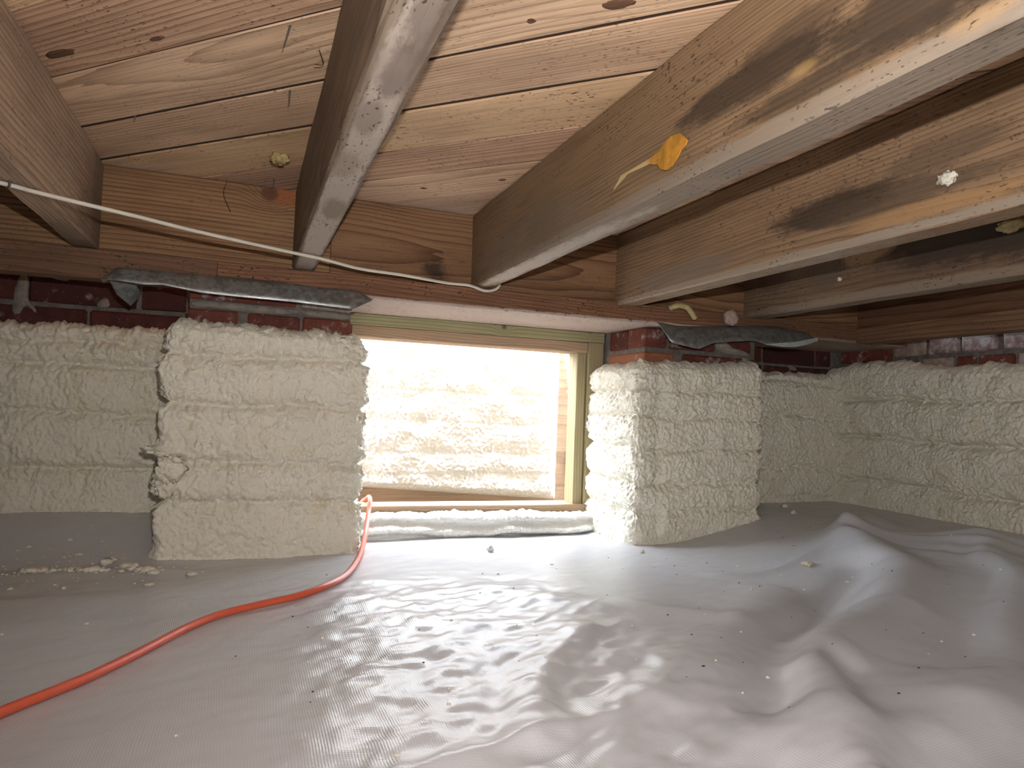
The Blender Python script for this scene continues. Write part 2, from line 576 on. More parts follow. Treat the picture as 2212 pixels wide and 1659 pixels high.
def build_walls():
    # back wall with the access opening
    bm = bmesh.new()
    Y0, Y1 = 1.946, 2.05
    for (a, b, c, d) in ((-2.7, -.09, -.2, .80), (-.09, .235, -.2, .583), (1.02, 1.94, -.2, .586), (.235, 1.02, -.2, .02)):
        box_bm(a, b, Y0, Y1, c, d, bm=bm)
    wall = link('wall_back', bm_mesh('wall_back', bm), MORTAR)
    tag(wall, kind='structure')
    s = 0
    for xs, z0, z1 in (([-.95, -.726, -.714, -.489, -.482, -.259, -.249, -.150, -.140, -.02], .551, .613),
                       ([-.95, -.814, -.806, -.595, -.587, -.364, -.356, -.144, -.13, .05], .478, .5395),
                       ):
        for i in range(0, len(xs), 2):
            s += 1
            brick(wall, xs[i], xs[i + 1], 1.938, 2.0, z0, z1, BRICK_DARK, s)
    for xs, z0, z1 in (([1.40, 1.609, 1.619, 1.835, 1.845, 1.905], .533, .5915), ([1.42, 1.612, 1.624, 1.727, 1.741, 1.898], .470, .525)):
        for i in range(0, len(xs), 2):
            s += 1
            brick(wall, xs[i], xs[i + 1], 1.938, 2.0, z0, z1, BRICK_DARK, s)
    smear(wall, [(-.505, .612), (-.484, .612), (-.484, .55), (-.468, .538), (-.464, .520), (-.475, .533), (-.49, .538), (-.496, .518), (-.512, .518), (-.512, .555)], 1.9375, 3)
    smear(wall, [(-.45, .613), (-.40, .613), (-.405, .603), (-.43, .605)], 1.9375, 4)
    smear(wall, [(-.345, .556), (-.325, .575), (-.315, .56), (-.318, .548), (-.34, .546)], 1.9375, 5)
    smear(wall, [(1.715, .530), (1.745, .53), (1.76, .512), (1.73, .515)], 1.9375, 6, name='mortar_smear')

    # right wall
    bm = box_bm(1.940, 2.06, -3.2, 2.05, -.2, .80)
    wr = link('wall_right', bm_mesh('wall_right', bm), MORTAR)
    tag(wr, kind='structure')
    rows = [([1.92, 1.715, BRICK_PIER], [1.702, 1.593, BRICK_GREY], [1.581, 1.485, BRICK_PALE], [1.474, 1.370, BRICK_PALE],
             [1.353, 1.250, BRICK_PALE], [1.238, 1.13, BRICK_PALE], [1.12, 1.01, BRICK_GREY], [1.00, .79, BRICK_PIER])]
    for a, b, m in rows[0]:
        s += 1
        brick(wr, 1.931, 2.0, b, a, .560 if m is not BRICK_PIER else .545, .626, m, s)
    y = 1.60
    k = 0
    for w, m in ((.10, BRICK_GREY), (.055, BRICK_PIER), (.10, BRICK_PIER), (.11, BRICK_GREY), (.20, BRICK_PIER), (.20, BRICK_PIER), (.2, BRICK_PIER)):
        s += 1
        brick(wr, 1.931, 2.0, y - w, y, .490, .548, m, s)
        y -= w + .011
    s += 1
    brick(wr, 1.931, 2.0, 1.62, 1.9, .47, .534, BRICK_PIER, s)

    # unseen rest of the crawl space behind and to the side of the lens
    o = link('wall_left', bm_mesh('wall_left', box_bm(-2.75, -2.65, -3.2, 2.05, -.2, .9)), SIDING); tag(o, kind='structure')
    o = link('wall_front', bm_mesh('wall_front', box_bm(-2.75, 2.06, -3.3, -3.2, -.2, .9)), SIDING); tag(o, kind='structure')


build_walls()


def build_piers():
    # left pier
    p = empty('brick_pier', (.05, 1.82, 0))
    bm = box_bm(-.124 - .05, .222 - .05, 1.704 - 1.82, 1.94 - 1.82, -.05, .584)
    link('mortar_core', bm_mesh('mortar_core', bm), MORTAR, p)
    L = [(-.127, .098, .557, .583, BRICK_PIER), (.113, .224, .556, .583, BRICK_GREY), (-.127, -.025, .49, .537, BRICK_PIER), (-.003, .108, .487, .536, BRICK_PIER),
         (.114, .225, .484, .536, BRICK_PIER), (-.127, .10, .41, .475, BRICK_PIER), (.112, .225, .41, .475, BRICK_PIER)]
    for i, (a, b, c, d, m) in enumerate(L):
        brick(p, a - .05, b - .05, 1.698 - 1.82, 1.80 - 1.82, c, d, m, 100 + i)
    tag(p, 'red brick pier under the long grey metal strip, foam coated below, left of the opening', 'pier')
    smear(p, [(-.17, .556), (-.05, .557), (.05, .553), (.05, .540), (-.02, .535), (-.10, .538), (-.175, .540)], 1.697 - 1.82, 11, th=.010)
    smear(p, [(.055, .555), (.175, .552), (.174, .536), (.07, .538)], 1.697 - 1.82, 12, th=.008)
    # right pier
    q = empty('brick_pier', (1.205, 1.82, 0))
    bm = box_bm(1.020 - 1.205, 1.389 - 1.205, 1.706 - 1.82, 1.94 - 1.82, -.05, .584)
    link('mortar_core', bm_mesh('mortar_core', bm), MORTAR, q)
    R = [(1.015, 1.086, 1.698, 1.786, .529, .583, BRICK_PIER), (1.0155, 1.09, 1.792, 1.900, .529, .583, BRICK_PIER), (1.098, 1.247, 1.699, 1.80, .529, .58, BRICK_PIER),
         (1.279, 1.37, 1.699, 1.80, .531, .581, BRICK_PIER), (1.014, 1.111, 1.698, 1.905, .46, .516, BRICK_LIT),
         (1.141, 1.353, 1.699, 1.80, .462, .516, BRICK_PIER), (1.366, 1.393, 1.699, 1.80, .462, .516, BRICK_PIER)]
    for i, (a, b, c, d, e, f, m) in enumerate(R):
        brick(q, a - 1.205, b - 1.205, c - 1.82, d - 1.82, e, f, m, 200 + i)
    smear(q, [(1.245 - 1.205, .57), (1.275 - 1.205, .565), (1.285 - 1.205, .545), (1.365 - 1.205, .535), (1.36 - 1.205, .522), (1.25 - 1.205, .527)], 1.697 - 1.82, 13, th=.009)
    smear(q, [(1.335 - 1.205, .525), (1.365 - 1.205, .520), (1.36 - 1.205, .492), (1.345 - 1.205, .495)], 1.697 - 1.82, 14, th=.008)
    tag(q, 'red brick pier right of the opening, lit orange on the side facing it', 'pier')


build_piers()

# ------------------------------------------------------------------ timber overhead
BIG = 9.0
W_PLANK = [wood('plank_pine_a', (0.694, 0.470, 0.308), (0.40, 0.235, 0.14), 6.5, .55, (0, .16, .10), specks=.45),
           wood('plank_pine_b', (0.762, 0.526, 0.347), (0.45, 0.27, 0.16), 5.0, .55, (0, .05, .22), specks=.35),
           wood('plank_pine_c', (0.605, 0.386, 0.252), (0.34, 0.185, 0.11), 7.5, .6, (0, -.12, .14), specks=.55),
           wood('plank_pine_d', (0.739, 0.504, 0.302), (0.44, 0.26, 0.135), 4.0, .5, (0, .28, .05), specks=.6)]
W_RIM = wood('rim_fir', (0.34, 0.165, 0.085), (0.17, 0.068, 0.032), 7.5, .75, (0, .06, .14), specks=.25)
W_RIM2 = wood('rim_fir_b', (0.28, 0.155, 0.08), (0.155, 0.072, 0.034), 5.5, .7, (0, .16, .02), specks=.3, stains_and_light=[((.415 - .964, 0, -.06), (.025, BIG, .03), (0.02, 0.014, 0.01), .8, .9), ((1.0 - .964, 0, -.075), (.10, BIG, .02), (0.04, 0.025, 0.018), .6, .8)])
W_PLATE = wood('plate_fir', (0.27, 0.135, 0.075), (0.15, 0.065, 0.035), 6.0, .6, (0, .12, .05), specks=.7,
               stains_and_light=[((1.0, 0, 0), (.55, .5, .08), (0.10, 0.06, 0.04), .5, .5)])
MOULD = (0.040, 0.027, 0.018)
GREY = (0.20, 0.165, 0.135)
J_Y0, J_Y1 = -2.6, 1.672
J_CY = (J_Y0 + J_Y1) / 2


def ly(y): return y - J_CY                # world y -> joist local x


def build_ceiling():
    c = empty('ceiling', (0, 0, .82))
    tag(c, kind='structure')
    # seams measured along the normal (1,1)/sqrt2 of the diagonal boards
    seams = [.675, .824, .957, 1.105, 1.240, 1.385]
    while seams[0] > -3.6: seams.insert(0, seams[0] - .139)
    while seams[-1] < 2.9: seams.append(seams[-1] + .139)
    gaps = {.675: .0045, .824: .010, .957: .011, 1.105: .006, 1.24: .006, 1.385: .0045}
    k = 0
    for a, b in zip(seams[:-1], seams[1:]):
        ga, gb = gaps.get(round(a, 3), .0028), gaps.get(round(b, 3), .0028)
        w = b - a - ga / 2 - gb / 2
        mid = (a + ga / 2 + b - gb / 2) / 2
        # clip the board's run to the room x in [-2.7, 2.06], y in [-3.2, 2.05]
        n0 = mid * math.sqrt(2)
        x0, x1 = max(-2.7, n0 - 2.05), min(2.06, n0 + 3.2)
        if x1 <= x0 + .03: continue
        L = (x1 - x0) * math.sqrt(2)
        xm = (x0 + x1) / 2
        dz = random.uniform(-.0012, .0012)
        k += 1
        me = board_mesh('plank', L + .12, w, .018, .0008, 16, .0006, k)
        o = link('plank', me, W_PLANK[(k * 7 + 1) % 4], c, (xm, n0 - xm, .009 + dz), -math.pi / 4)
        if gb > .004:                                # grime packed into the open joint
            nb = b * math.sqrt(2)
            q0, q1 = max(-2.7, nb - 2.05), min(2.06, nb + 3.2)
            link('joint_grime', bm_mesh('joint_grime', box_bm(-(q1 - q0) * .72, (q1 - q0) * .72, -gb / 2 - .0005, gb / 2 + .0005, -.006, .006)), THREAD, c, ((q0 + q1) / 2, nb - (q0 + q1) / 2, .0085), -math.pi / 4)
    # long split in one board
    up, lo = [], []
    for q in np.linspace(0, 1, 24):
        x, y = .19 + q * .27, 1.297 - q * .283
        j = .004 * float(perlin(q * 9, .3, 71)); w = .0022 * (1 - q) ** .5 * (.7 + .6 * abs(float(perlin(q * 17, 2.2, 72)))) + .0003
        up.append((x + j + w * .7, y + j + w * .7, -.0006)); lo.append((x + j - w * .7, y + j - w * .7, -.0006))
    me = bpy.data.meshes.new('split')
    nn = len(up)
    me.from_pydata(up + lo + [(a, b, .004) for a, b, _ in up] + [(a, b, .004) for a, b, _ in lo], [],
                   [(i, i + 1, nn + i + 1, nn + i) for i in range(nn - 1)] + [(i, 2 * nn + i, 2 * nn + i + 1, i + 1) for i in range(nn - 1)] + [(nn + i, nn + i + 1, 3 * nn + i + 1, 3 * nn + i) for i in range(nn - 1)])
    link('split', me, THREAD, c)
    # layer of felt above closes the gaps
    o = link('felt', bm_mesh('felt', box_bm(-2.75, 2.06, -3.3, 2.05, .0205, .04)), THREAD, c)
    for (x, y, L, tx) in ((.030, .938, .030, .006), (.041, 1.137, .024, .0), (.034, 1.608, .024, .0), (-.20, 1.36, .012, .002)):
        bm = bmesh.new()
        bmesh.ops.create_cone(bm, cap_ends=True, segments=8, radius1=.0005, radius2=.0017, depth=L)
        for v in bm.verts:
            v.co.z += -L / 2
            v.co.x += tx * (v.co.z / L)
        link('nail', bm_mesh('nail', bm), STEEL, c, (x, y, .0))
    KN = wood('knot_wood', (0.16, 0.085, 0.05), (0.07, 0.035, 0.02), 3.0, .7, (0, 0, .01), specks=.2)
    for i, (x, y, a, b) in enumerate(((.383, .724, .019, .010), (.3047, .8003, .006, .005), (.3423, 1.521, .010, .007), (.4774, 1.387, .010, .006), (-.268, 1.1554, .030, .008), (-.134, 1.049, .012, .004))):
        me = lump_mesh('knot', a, b, .0012, 80 + i, .25, 1.6, 3)
        link('knot', me, KN, c, (x, y, -.0002), -math.pi / 4)
    for seed, pts in ((1, [(.58, .93, -.001), (.565, .90, -.02), (.57, .91, -.035), (.56, .95, -.05)]), (2, [(.60, .93, -.002), (.615, .95, -.018), (.64, .955, -.03)]),
                      (3, [(-.06, 1.655, -.005), (-.065, 1.64, -.04), (-.05, 1.645, -.075)]), (4, [(.07, .985, -.001), (.078, 1.0, -.012), (.066, .99, -.02)])):
        link('dangling_fibre', tube_mesh('dangling_fibre', catmull(pts, 6), .0006, nseg=5), THREAD, c)


build_ceiling()


def joist(label, x0, x1, zb, mat, seed, wane=None, rough=.0012):
    L, W, Ht = J_Y1 - J_Y0, x1 - x0, .82 - zb - .0012
    me = board_mesh('floor_joist', L, W, Ht, .0035, 90, rough, seed, wane)
    o = link('floor_joist', me, mat, None, ((x0 + x1) / 2, J_CY, zb + Ht / 2), math.pi / 2)
    return tag(o, label, 'joist', 'floor joists')


def wane3(x, j):
    # lower edge corners 0,7 (right-hand +x side) and 1,2 (left-hand side) after the quarter turn
    y = x + J_CY
    n = .5 + .5 * float(perlin(y * 5, 1.7, 31))
    if j in (1, 2):
        a = .0012 + .0030 * n
        return (-a if j == 2 else -a * .3, a if j == 2 else a * .1)
    if j in (0, 7) and y < .75:
        return (0, .003 * n)
    return (0, 0)


W_J1 = wood('joist_pale', (0.50, 0.355, 0.25), (0.32, 0.19, 0.115), 8.0, .6, (0, .06, .10), specks=.35,
            stains_and_light=[((ly(1.60), 0, -.05), (.16, BIG, .06), (0.17, 0.12, 0.085), .55, .5), ((ly(1.63), 0, .0), (.05, BIG, .2), (0.15, 0.105, 0.075), .5, .4)])
W_J2 = wood('joist_grey', (0.25, 0.185, 0.135), (0.15, 0.10, 0.068), 7.0, .5, (0, .10, .06), specks=.55,
            stains_and_light=[((ly(1.2), 0, -.0945), (1.1, .0235, .010), (0.47, 0.39, 0.33), .85, .15), ((ly(.62), -.004, -.09), (.06, .016, .02), (0.14, 0.10, 0.08), .7, .5),  # first entry paints window light along the underside
                    ((ly(.74), .006, -.09), (.05, .014, .02), (0.19, 0.14, 0.11), .6, .5), ((ly(.50), -.01, -.09), (.09, .02, .02), (0.12, 0.085, 0.07), .7, .5),
                    ((ly(1.12), -.005, -.09), (.06, .018, .012), (0.21, 0.165, 0.11), .75, .5), ((ly(.9), .01, -.09), (.05, .02, .012), (0.27, 0.20, 0.15), .6, .5),
                    ((ly(.66), .025, .0), (.10, .004, .05), (0.10, 0.075, 0.06), .55, .6), ((ly(1.0), .025, .03), (.25, .004, .02), (0.12, 0.085, 0.06), .5, .6)])
W_J3 = wood('joist_brown_mould', (0.265, 0.172, 0.098), (0.16, 0.092, 0.048), 5.5, .55, (0, .03, .17), specks=.5,
            stains_and_light=[((ly(.645), .0, -.012), (.13, BIG, .022), MOULD, .85, .45), ((ly(.58), .0, .01), (.07, BIG, .016), MOULD, .6, .5), ((ly(.40), .0, -.03), (.15, BIG, .030), MOULD, .85, .5),
                    ((ly(.52), 0, -.055), (.14, BIG, .012), MOULD, .7, .5), ((ly(.36), 0, -.07), (.07, BIG, .03), MOULD, .75, .5), ((ly(1.35), 0, -.05), (.30, BIG, .05), GREY, .45, .5),
                    ((ly(1.22), 0, -.03), (.07, BIG, .05), (0.17, 0.13, 0.07), .5, .5), ((ly(.80), 0, -.082), (.7, BIG, .012), (0.26, 0.21, 0.165), .8, .4), ((ly(.375), 0, -.074), (.03, BIG, .008), (0.36, 0.23, 0.12), .6, .8),
                    ((ly(1.30), 0, -.0945), (.5, .026, .008), (0.52, 0.44, 0.37), .85, .3), ((ly(.56), .0, -.035), (.016, BIG, .006), (0.42, 0.27, 0.10), .45, .8)])  # underside entry here is window light painted on the far end
W_J4 = wood('joist_mould_streaked', (0.31, 0.196, 0.115), (0.185, 0.105, 0.056), 5.5, .6, (0, .09, .12), specks=.4,
            stains_and_light=[((ly(.93), 0, -.022), (.13, BIG, .026), MOULD, .85, .4), ((ly(.80), 0, -.035), (.15, BIG, .020), (0.10, 0.068, 0.045), .7, .5), ((ly(.72), 0, .01), (.09, BIG, .02), (0.11, 0.075, 0.05), .6, .5),
                    ((ly(1.38), 0, -.06), (.20, BIG, .025), GREY, .6, .5), ((ly(.74), 0, -.066), (.14, BIG, .012), (0.42, 0.24, 0.11), .6, .5), ((ly(1.1), 0, -.088), (.7, BIG, .008), (0.34, 0.28, 0.22), .8, .3)])
W_J5 = wood('joist_dark_mould', (0.20, 0.13, 0.082), (0.12, 0.07, 0.042), 6.0, .5, (0, .05, .10), specks=.6,
            stains_and_light=[((ly(1.0), 0, .0), (.22, BIG, .05), (0.035, 0.024, 0.018), .85, .45), ((ly(1.25), 0, .015), (.07, BIG, .028), (0.36, 0.22, 0.13), .8, .35), ((ly(1.37), 0, -.01), (.06, BIG, .05), (0.11, 0.08, 0.06), .6, .3),
                    ((ly(.85), 0, -.01), (.15, BIG, .06), (0.04, 0.028, 0.02), .8, .5), ((ly(1.2), 0, -.085), (.5, BIG, .012), (0.24, 0.19, 0.145), .7, .4), ((ly(1.55), 0, .02), (.06, BIG, .06), (0.07, 0.045, 0.03), .6, .4)])

j1 = joist('pale brown joist on the far left, crossed underneath by the white cable', -.347, -.298, .640, W_J1, 1)
j2 = joist('narrow grey weathered joist with a window-lit underside, second from the left', .084, .134, .640, W_J2, 2)
j3 = joist('long brown joist with the orange glue smear and black mould patches', .503, .558, .640, W_J3, 3, wane3)
j4 = joist('mould-streaked joist with one cream foam lump on its side, right of the orange smear', .905, .957, .628, W_J4, 4)
j5 = joist('dark mouldy joist with a bare tan patch, nearest the right wall', 1.320, 1.372, .628, W_J5, 5)


def band(name, label, cat, x0, x1, y0, y1, z0, z1, mat, group=None, along='x', seed=0, bev=.002):
    L = (x1 - x0) if along == 'x' else (y1 - y0)
    W = (y1 - y0) if along == 'x' else (x1 - x0)
    me = board_mesh(name, L, W, z1 - z0, bev, 40, .0008, seed)
    o = link(name, me, mat, None, ((x0 + x1) / 2, (y0 + y1) / 2, (z0 + z1) / 2), 0 if along == 'x' else math.pi / 2)
    return tag(o, label, cat, group)


W_RIM_L = wood('rim_fir_knotted', (0.31, 0.175, 0.088), (0.17, 0.078, 0.036), 8.0, .8, (0, .05, .11), specks=.2,
               knots=[((.865, -.02, .075), (.022, .05, .020))],
               stains_and_light=[((.905, 0, .075), (.05, BIG, .022), (0.33, 0.10, 0.035), .7, .3)])
# the rim boards stand behind the joist ends
band('rim_board', 'orange-brown rim board with a curling knot, behind the left joists', 'rim board', -1.84, .166, 1.673, 1.711, .639, .818, W_RIM_L, 'rim boards', seed=21)
band('rim_board', 'reddish rim board behind the joist with the orange smear and those right of it', 'rim board', .1675, 1.76, 1.673, 1.711, .637, .818, W_RIM2, 'rim boards', seed=22)
W_PLATE_U = wood('plate_fir_b', (0.255, 0.125, 0.068), (0.14, 0.06, 0.032), 6.0, .6, (0, .12, .05), specks=.8,
                 stains_and_light=[((.0, 0, -.03), (1.2, BIG, .012), (0.50, 0.41, 0.36), .85, .25), ((.10, -.08, .02), (.3, .03, .03), (0.08, 0.05, 0.035), .55, .6), ((.65, 0, .02), (.35, BIG, .08), (0.11, 0.065, 0.04), .5, .5)])  # first entry brightens the underside as painted light from the opening
band('sill_plate', 'brown sill plate above the dark brick wall, its end butting at the long grey strip', 'sill plate', -1.9, -.0705, 1.655, 1.712, .577, .638, W_PLATE, 'sill plates', seed=23)
band('sill_plate', 'brown sill plate spanning the bright opening, window-lit underneath', 'sill plate', -.0695, 1.940, 1.655, 2.05, .586, .637, W_PLATE_U, 'sill plates', seed=24)
W_SIDE = wood('side_plate_fir', (0.21, 0.115, 0.066), (0.12, 0.058, 0.033), 6.0, .6, (0, .1, .05), specks=.4)
band('sill_plate', 'sill plate lying along the top of the right-hand brick wall', 'sill plate', 1.722, 1.785, -3.1, 1.654, .584, .632, W_SIDE, 'sill plates', 'y', 25)
band('rim_board', 'dark end board standing on the sill plate above the right-hand wall', 'rim board', 1.745, 1.79, -3.1, 1.673, .6325, .818, wood('side_rim_fir', (0.19, 0.095, 0.052), (0.11, 0.048, 0.026), 6.0, .6, (0, .1, .05), specks=.4), 'rim boards', 'y', 26)

# glue smear on the third joist
def build_glue():
    pts = [(.7911, .7075), (.7698, .7046), (.7528, .6895), (.7565, .6849), (.7655, .6826), (.7743, .6741), (.7866, .6671), (.7995, .6655), (.8143, .6713), (.8216, .6798), (.8431, .6871),
           (.8727, .6890), (.904, .6911), (.9434, .6795), (.9205, .6946), (.8807, .6941), (.8436, .6943), (.8192, .6966), (.8072, .7026)]
    bm = bmesh.new()
    f = bm.faces.new([bm.verts.new((.5028, y, z)) for y, z in pts])
    ext = bmesh.ops.extrude_face_region(bm, geom=[f])
    top = [v for v in ext['geom'] if isinstance(v, bmesh.types.BMVert)]
    for v in top:
        v.co.x -= .0016
    bmesh.ops.triangulate(bm, faces=[q for q in bm.faces if len(q.verts) > 4])
    bmesh.ops.recalc_face_normals(bm, faces=bm.faces[:])
    t = NT('orange_glue')
    tc = t.n('TexCoord').outputs['Object']
    a = t.noise(tc, 55.0, 4.0, .65)
    c = t.mix(t.ramp(a, .35, .7), (0.62, 0.27, 0.035), (0.33, 0.17, 0.025))
    d = t.ramp(t.n('SeparateXYZ', {0: tc}).outputs[1], .828, .86)
    c = t.mix(d, c, (0.55, 0.42, 0.20))
    m = t.out(Base_Color=c, Roughness=.4, Specular_IOR_Level=.5, Normal=t.bump(a, .5, .004))
    o = link('glue_smear', bm_mesh('glue_smear', bm), m)
    tag(o, 'orange smear of dried foam glue with a long pale tail on a joist side', 'glue smear')
    return o


build_glue()

# ------------------------------------------------------------------ spray foam
def resample(path, ds):
    P = np.array(path, float)
    d = np.hypot(*np.diff(P, axis=0).T)
    s = np.concatenate([[0], np.cumsum(d)])
    ss = []
    if callable(ds):
        c = 0.0
        while c < s[-1]:
            ss.append(c)
            c += ds(np.interp(c, s, P[:, 0]), np.interp(c, s, P[:, 1]))
        ss.append(s[-1]); ss = np.array(ss)
    else:
        ss = np.linspace(0, s[-1], int(s[-1] / ds) + 2)
    return ss, np.interp(ss, s, P[:, 0]), np.interp(ss, s, P[:, 1]), s


def foam(name, label, path, top, bot, thick, creases, seed, mat=None, side=1, ds=.0028, round_r=.030, ribs=(), wr=1.25, hump=.013, bulges=()):
    """blown foam coat: the outline path is its face seen from above; creases are the valleys between spray passes"""
    ss, px, py, skey = resample(path, ds)
    # round the corners
    k = max(1, int(round_r / np.median(np.diff(ss))))
    ker = np.hanning(2 * k + 3)[1:-1]; ker /= ker.sum()
    pad = lambda a: np.concatenate([2 * a[0] - a[k:0:-1], a, 2 * a[-1] - a[-2:-k - 2:-1]])
    px, py = np.convolve(pad(px), ker, 'valid'), np.convolve(pad(py), ker, 'valid')
    tx, ty = np.gradient(px), np.gradient(py)
    ln = np.hypot(tx, ty) + 1e-9
    nx, ny = side * ty / ln, -side * tx / ln
    f = np.linspace(0, 1, len(path)) if len(top) != 0 and isinstance(top[0], (int, float)) else None
    zt = np.interp(ss, *zip(*top)) if f is None else np.interp(ss, skey, top)
    zb = np.interp(ss, *zip(*bot)) if f is None else np.interp(ss, skey, bot)
    zt = zt + .0035 * perlin(ss * 26, ss * 0, seed + 1) + .003 * perlin(ss * 70, ss * 0, seed + 2)
    zb = zb - .035
    r = min(thick * .85, .036)
    nz = int((float(np.mean(zt - zb)) - r) / .0029)
    S = np.repeat(ss[None, :], nz, 0)
    T = np.linspace(0, 1, nz)[:, None]
    Z = zb[None, :] + T * (zt - r - zb)[None, :]
    inw = np.zeros_like(Z)
    nl = 16
    for i in range(1, nl + 1):
        a = i / nl * math.pi / 2
        Z = np.vstack([Z, (zt - r + r * math.sin(a))[None, :]])
        inw = np.vstack([inw, np.full((1, len(ss)), thick * (1 - math.cos(a)))])
        S = np.vstack([S, ss[None, :]])
    Z = np.vstack([Z, (zt - .006)[None, :]]); inw = np.vstack([inw, np.full((1, len(ss)), thick + .012)]); S = np.vstack([S, ss[None, :]])
    zz = Z.copy()
    # displacement
    zw = zz + .011 * perlin(S * 4.2, zz * 2.0, seed + 3) + .005 * perlin(S * 13, zz * 4, seed + 4)
    D = np.zeros_like(zw)
    near = np.zeros_like(zw)
    cs = [-.12] + sorted(creases) + [.62]
    for a, b in zip(cs[:-1], cs[1:]):
        m = (zw >= a) & (zw < b)
        u = np.clip((zw - a) / (b - a), 0, 1)
        D += m * hump * .8 * np.power(np.clip(4 * u * (1 - u), 0, 1), .5)
        D -= hump * 1.05 * (.75 + .5 * perlin(S * 7, a * 50, seed + 15)) * np.exp(-((zw - a) / .0085) ** 2)
        near += np.exp(-((zw - a) / .028) ** 2)
    D -= hump * .7
    D += .0065 * perlin(S * 14, zz * 15, seed + 5)
    wxx = S + .007 * perlin(S * 30, zz * 30, seed + 6)
    wzz = zz + .007 * perlin(S * 30, zz * 30, seed + 7)
    fine = .0062 * (np.abs(perlin(wxx * 92, wzz * 60, seed + 8)) - .25) + .0032 * perlin(wxx * 125, wzz * 90, seed + 9) + .0026 * perlin(wxx * 46, wzz * 36, seed + 14) + .0010 * perlin(wxx * 170, wzz * 150, seed + 13)
    D += wr * (.72 + .6 * np.clip(near, 0, 1)) * fine
    for s0, w, amp in ribs:
        wgt = np.exp(-((S - s0) / w) ** 2)
        D += wgt * amp * (np.abs(perlin(S * 24, wzz * 95, seed + 10)) - .25)
    for s0, z0, rs_, rz_, amp in bulges:
        D += amp * np.exp(-((S - s0 + .2 * rs_ * perlin(S * 40, zz * 40, seed + 12)) / rs_) ** 2 - ((zz - z0) / rz_) ** 2)
    fade = np.ones_like(D); fade[-1] = 0
    off = D * fade - inw
    X = px[None, :] + nx[None, :] * off
    Y = py[None, :] + ny[None, :] * off
    zlift = np.where(inw > 0, D * (inw / thick) * fade, 0)
    me = grid_mesh(name, X, Y, Z + zlift)
    if side > 0: me.flip_normals()
    o = link(name, me, mat or FOAM)
    tag(o, label, 'spray foam', 'spray foam insulation')
    return o


foam('spray_foam', 'cream spray foam on the recessed wall below the dark bricks, far left', [(-2.6, 1.888), (-.8, 1.888), (-.15, 1.888), (-.09, 1.888)], [.495, .494, .508, .508], [.066, .066, .062, .062], .05,
     [.17, .297, .408, .461], 1, ds=lambda x, y: .02 if x < -.75 else .0028, hump=.013, wr=1.4)
lp = foam('spray_foam', 'cream foam coat on the left pier with a torn ragged left edge', [(-.155, 1.93), (-.163, 1.86), (-.166, 1.66), (-.155, 1.648), (.25, 1.648), (.262, 1.662), (.262, 1.90), (.262, 1.95)],
     [.500, .500, .505, .512, .503, .493, .492, .492], [.02, .02, .0, -.005, .010, .014, .014, .014], .052, [.120, .207, .331, .435], 2,
     ribs=((.70, .05, .007), (.66, .02, .004)), hump=.012, wr=1.45,
     bulges=((.285, .215, .022, .018, .014), (.29, .16, .03, .022, .016), (.27, .235, .012, .006, .022), (.28, .09, .014, .03, .010), (.275, .40, .012, .05, .008), (.28, .30, .010, .03, .008)))
foam('spray_foam', 'foam coat wrapping the right pier, white and brightly lit on its window side', [(.972, 1.95), (.968, 1.92), (.966, 1.66), (.978, 1.644), (1.37, 1.644), (1.386, 1.658), (1.388, 1.86), (1.388, 1.93)],
     [.486, .484, .487, .490, .504, .503, .49, .49], [-.015, -.02, -.005, .0, .058, .062, .066, .066], .050, [.087, .162, .256, .338, .408], 3,
     ribs=((.30, .035, .008), (.36, .03, .005)), hump=.010, bulges=((.37, .30, .016, .18, -.010), (.40, .06, .02, .05, .010), (.41, .40, .016, .03, .010)))
foam('spray_foam', 'cream foam on the recessed wall between right pier and room corner', [(1.36, 1.888), (1.40, 1.888), (1.88, 1.888), (1.95, 1.888)], [.497, .497, .510, .510], [.064, .064, .068, .068], .05, [.089, .188, .357, .472], 4, hump=.011)
foam('spray_foam', 'long cream foam layer covering the right-hand wall below the pale bricks', [(1.884, 1.95), (1.884, 1.86), (1.884, 1.68), (1.884, 1.56), (1.884, 1.275), (1.884, -3.1)], [.518, .540, .546, .522, .518, .52], [.068, .072, .073, .074, .079, .07], .047,
     [.158, .297, .42], 5, ds=lambda x, y: .02 if y < .9 else .0028, hump=.019, wr=1.4)
foam('spray_foam', 'low double roll of white foam under the opening sill', [(.22, 1.868), (.25, 1.868), (.985, 1.868), (1.0, 1.868)], [.062, .062, .056, .056], [-.02, -.02, -.02, -.02], .06, [-.012, .022], 6, hump=.022, wr=.6, mat=FOAM_WHITE)

for i, (loc, rr) in enumerate((((-.166, 1.650, .229), (.026, .014, .008)), ((-.140, 1.636, .190), (.026, .012, .026)), ((-.150, 1.642, .150), (.020, .014, .018)))):
    link('torn_flap', lump_mesh('torn_flap', rr[0], rr[1], rr[2], 90 + i, .55, 2.4, 4), FOAM, lp, loc)

# ------------------------------------------------------------------ opening frame
PT = wood('treated_green_pine', (0.33, 0.295, 0.165), (0.22, 0.185, 0.09), 9.0, .55, (0, .03, .10), specks=.05, blotch=.2, fib=.12, knots=[((.0636, 0, .010), (.012, .09, .010)), ((.340, 0, .015), (.012, .09, .006))])
PT2 = wood('treated_pink_pine', (0.42, 0.285, 0.185), (0.30, 0.185, 0.11), 4.5, .5, (0, .10, .04), specks=.02, blotch=.2, fib=.12)
PT3 = wood('treated_tan_pine', (0.36, 0.30, 0.17), (0.25, 0.19, 0.10), 7.0, .45, (0, .04, .12), specks=.03, blotch=.2, fib=.12)


